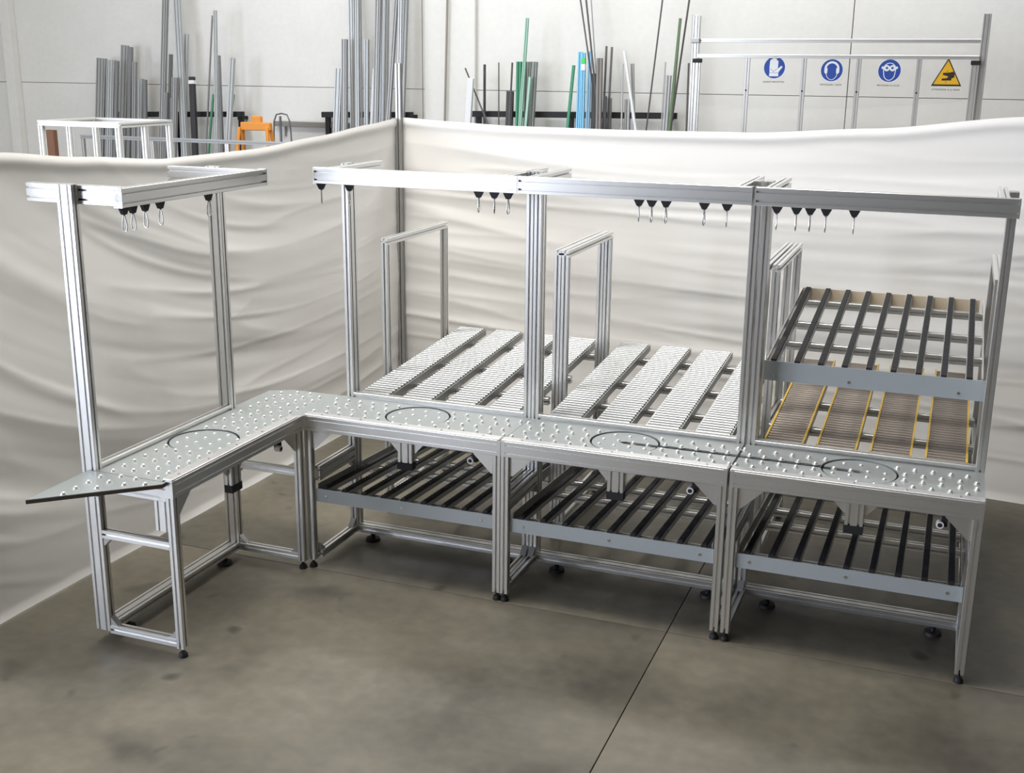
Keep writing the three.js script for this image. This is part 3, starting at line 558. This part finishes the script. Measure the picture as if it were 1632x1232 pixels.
// machine guard fence with clear panels and the four safety signs
{
  const z = -5.5, g = thing('machine_guard_fence', 'aluminium guard fence with clear panels carrying four safety signs', 'fence', [0.75, 0, z]), m = M.alu, xs = [0.06, 0.475, 0.955, 1.405, 1.885, 2.34];
  for (const x of [0, 2.37]) { prof('fence_post', g, 'y', [x - 0.03, x + 0.03], [0.01, 3.055], [-0.07, -0.01]); mesh('base_plate', rboxGeo(0.2, 0.012, 0.16, 0.003), M.aluDark, g, [x, 0.006, -0.04]); }
  for (const x of [0.035, 2.318]) { prof('stile', g, 'y', [x - 0.03, x + 0.03], [0.1, 2.66], [0.0, 0.04]); mesh('black_clamp', rboxGeo(0.075, 0.036, 0.06, 0.006), M.black, g, [x, 2.675, 0.02]).userData.label = 'black clamp'; }
  prof('upper_bar', g, 'x', [0.03, 2.34], [2.83, 2.86], [-0.055, -0.025]); mesh('bar_clamp', rboxGeo(0.08, 0.045, 0.07, 0.008), M.aluDark, g, [0.0, 2.845, -0.035]);
  prof('top_rail', g, 'x', [0.03, 2.34], [2.70, 2.73], [0.0, 0.03]); prof('bottom_rail', g, 'x', [0.06, 2.30], [0.12, 0.16], [0.0, 0.03]);
  for (const x of xs.slice(1, 5)) { prof('mullion', g, 'y', [x - 0.02, x + 0.02], [0.16, 2.70], [0.0, 0.03]); const s = mesh('screw', cylGeo(0.008, 0.006, 8), M.black, g, [x, 2.43, 0.032]); s.rotation.x = Math.PI / 2; }
  for (let i = 0; i < 5; i++) box('clear_panel', g, M.glass, [xs[i] + 0.012, xs[i + 1] - 0.012], [0.16, 2.70], [0.012, 0.016]);
  const cv = (w, h, f) => { const c = document.createElement('canvas'); c.width = w; c.height = h; const q = c.getContext('2d'); f(q); const t = new THREE.CanvasTexture(c); t.colorSpace = THREE.SRGBColorSpace; return new THREE.MeshStandardMaterial({ map: t, roughness: 0.5 }); };
  const blue = '#1c47a0', wh = '#e9edf0';
  const disc = (q, f) => { q.fillStyle = wh; q.fillRect(0, 0, 256, 256); q.fillStyle = blue; q.beginPath(); q.arc(128, 128, 122, 0, 7); q.fill(); q.fillStyle = wh; q.strokeStyle = wh; f(q); };
  const head = (q) => { q.beginPath(); q.moveTo(62, 120); q.bezierCurveTo(60, 20, 196, 20, 194, 120); q.lineTo(184, 190); q.quadraticCurveTo(160, 232, 128, 234); q.quadraticCurveTo(96, 232, 72, 190); q.closePath(); };
  const poly = (q, p) => { q.beginPath(); p.forEach(([x, y], i) => (i ? q.lineTo(x, y) : q.moveTo(x, y))); q.closePath(); q.fill(); };
  const glove = cv(256, 256, (q) => disc(q, () => { poly(q, [[72, 60], [80, 38], [100, 30], [104, 16], [126, 14], [130, 22], [148, 26], [152, 46], [170, 52], [168, 140], [180, 130], [204, 106], [222, 118], [198, 150], [178, 176], [176, 200], [180, 226], [70, 226], [74, 180], [70, 130]]); q.strokeStyle = blue; q.lineWidth = 4; q.beginPath(); q.moveTo(80, 140); q.lineTo(118, 172); q.lineTo(160, 140); q.stroke(); q.beginPath(); q.moveTo(76, 186); q.lineTo(172, 186); q.stroke(); }));
  const ears = cv(256, 256, (q) => disc(q, () => { q.lineWidth = 24; q.beginPath(); q.arc(128, 112, 72, Math.PI, 0); q.stroke(); q.lineWidth = 7; head(q); q.stroke(); q.fillStyle = blue; q.beginPath(); q.ellipse(128, 132, 52, 72, 0, 0, 7); q.fill(); q.fillStyle = wh; poly(q, [[44, 110], [66, 90], [80, 112], [78, 160], [60, 170], [44, 150]]); poly(q, [[212, 110], [190, 90], [176, 112], [178, 160], [196, 170], [212, 150]]); }));
  const eyes = cv(256, 256, (q) => disc(q, () => { q.lineWidth = 9; head(q); q.stroke(); q.beginPath(); q.arc(96, 100, 34, 0, 7); q.fill(); q.beginPath(); q.arc(160, 100, 34, 0, 7); q.fill(); poly(q, [[40, 82], [216, 82], [216, 108], [40, 108]]); q.fillStyle = blue; q.beginPath(); q.arc(98, 98, 13, 0, 7); q.fill(); q.beginPath(); q.arc(158, 98, 13, 0, 7); q.fill(); }));
  const hands = cv(256, 256, (q) => { q.fillStyle = '#2a221a'; q.fillRect(0, 0, 256, 256); q.fillStyle = '#e8b414'; poly(q, [[128, 22], [238, 240], [18, 240]]); q.fillStyle = '#2a221a'; poly(q, [[92, 136], [150, 132], [176, 124], [190, 140], [190, 176], [168, 186], [166, 204], [86, 206], [86, 188], [128, 184], [140, 168], [92, 154]]); poly(q, [[122, 124], [132, 124], [127, 112]]); poly(q, [[116, 214], [126, 214], [121, 226]]); });
  const words = (s) => cv(512, 64, (q) => { q.fillStyle = '#e4e3de'; q.fillRect(0, 0, 512, 64); q.fillStyle = '#3a3936'; q.font = 'bold 54px sans-serif'; q.textAlign = 'center'; q.textBaseline = 'middle'; q.fillText(s, 256, 34, 490); });
  const circ = new THREE.CylinderGeometry(0.096, 0.096, 0.002, 36); circ.rotateX(Math.PI / 2);
  const face = (geo) => uvMetres(geo, 1, 1, (x, y) => [x, y]);
  const R = 0.094, triGeo = (() => { const s = new THREE.Shape([[-0.118, -0.1], [0.118, -0.1], [0, 0.125]].map((p) => new THREE.Vector2(...p))); const q = new THREE.ExtrudeGeometry(s, { depth: 0.002, bevelEnabled: false }); return uvMetres(q, 1, 1, (x, y) => [(x + 0.118) / 0.236, (y + 0.1) / 0.225]); })();
  const circGeo = (() => { const q = new THREE.CylinderGeometry(R, R, 0.002, 40); q.rotateX(Math.PI / 2); return uvMetres(q, 1, 1, (x, y) => [(x + R) / (2 * R), (y + R) / (2 * R)]); })();
  const capGeo = (w) => { const q = new THREE.BoxGeometry(w, 0.024, 0.002); return q; };
  const S = [['blue round safety sign with a white glove', 1.457, 2.622, circGeo, glove, 'GUANTI PROTETTIVI'], ['blue round safety sign showing ear protectors', 1.938, 2.605, circGeo, ears, 'PROTEGGERE L\'UDITO'], ['blue round safety sign showing goggles on a face', 2.405, 2.606, circGeo, eyes, 'PROTEGGERE GLI OCCHI'], ['yellow triangular warning sign with a crushed hand', 2.86, 2.588, triGeo, hands, 'ATTENZIONE ALLE MANI']];
  S.forEach(([label, x, y, geo, mat, txt], i) => {
    const t = thing('safety_sign', label, 'sign', [x, y, z + 0.0185], 0, 'safety signs on the guard fence');
    mesh('pictogram', geo, mat, t, [0, 0, i === 3 ? -0.001 : 0]); mesh('caption', capGeo(i === 3 ? 0.23 : 0.19), words(txt), t, [0, i === 3 ? -0.127 : -0.118, 0]).userData.label = 'small printed caption';
  });
}

renderer.render(scene, camera);
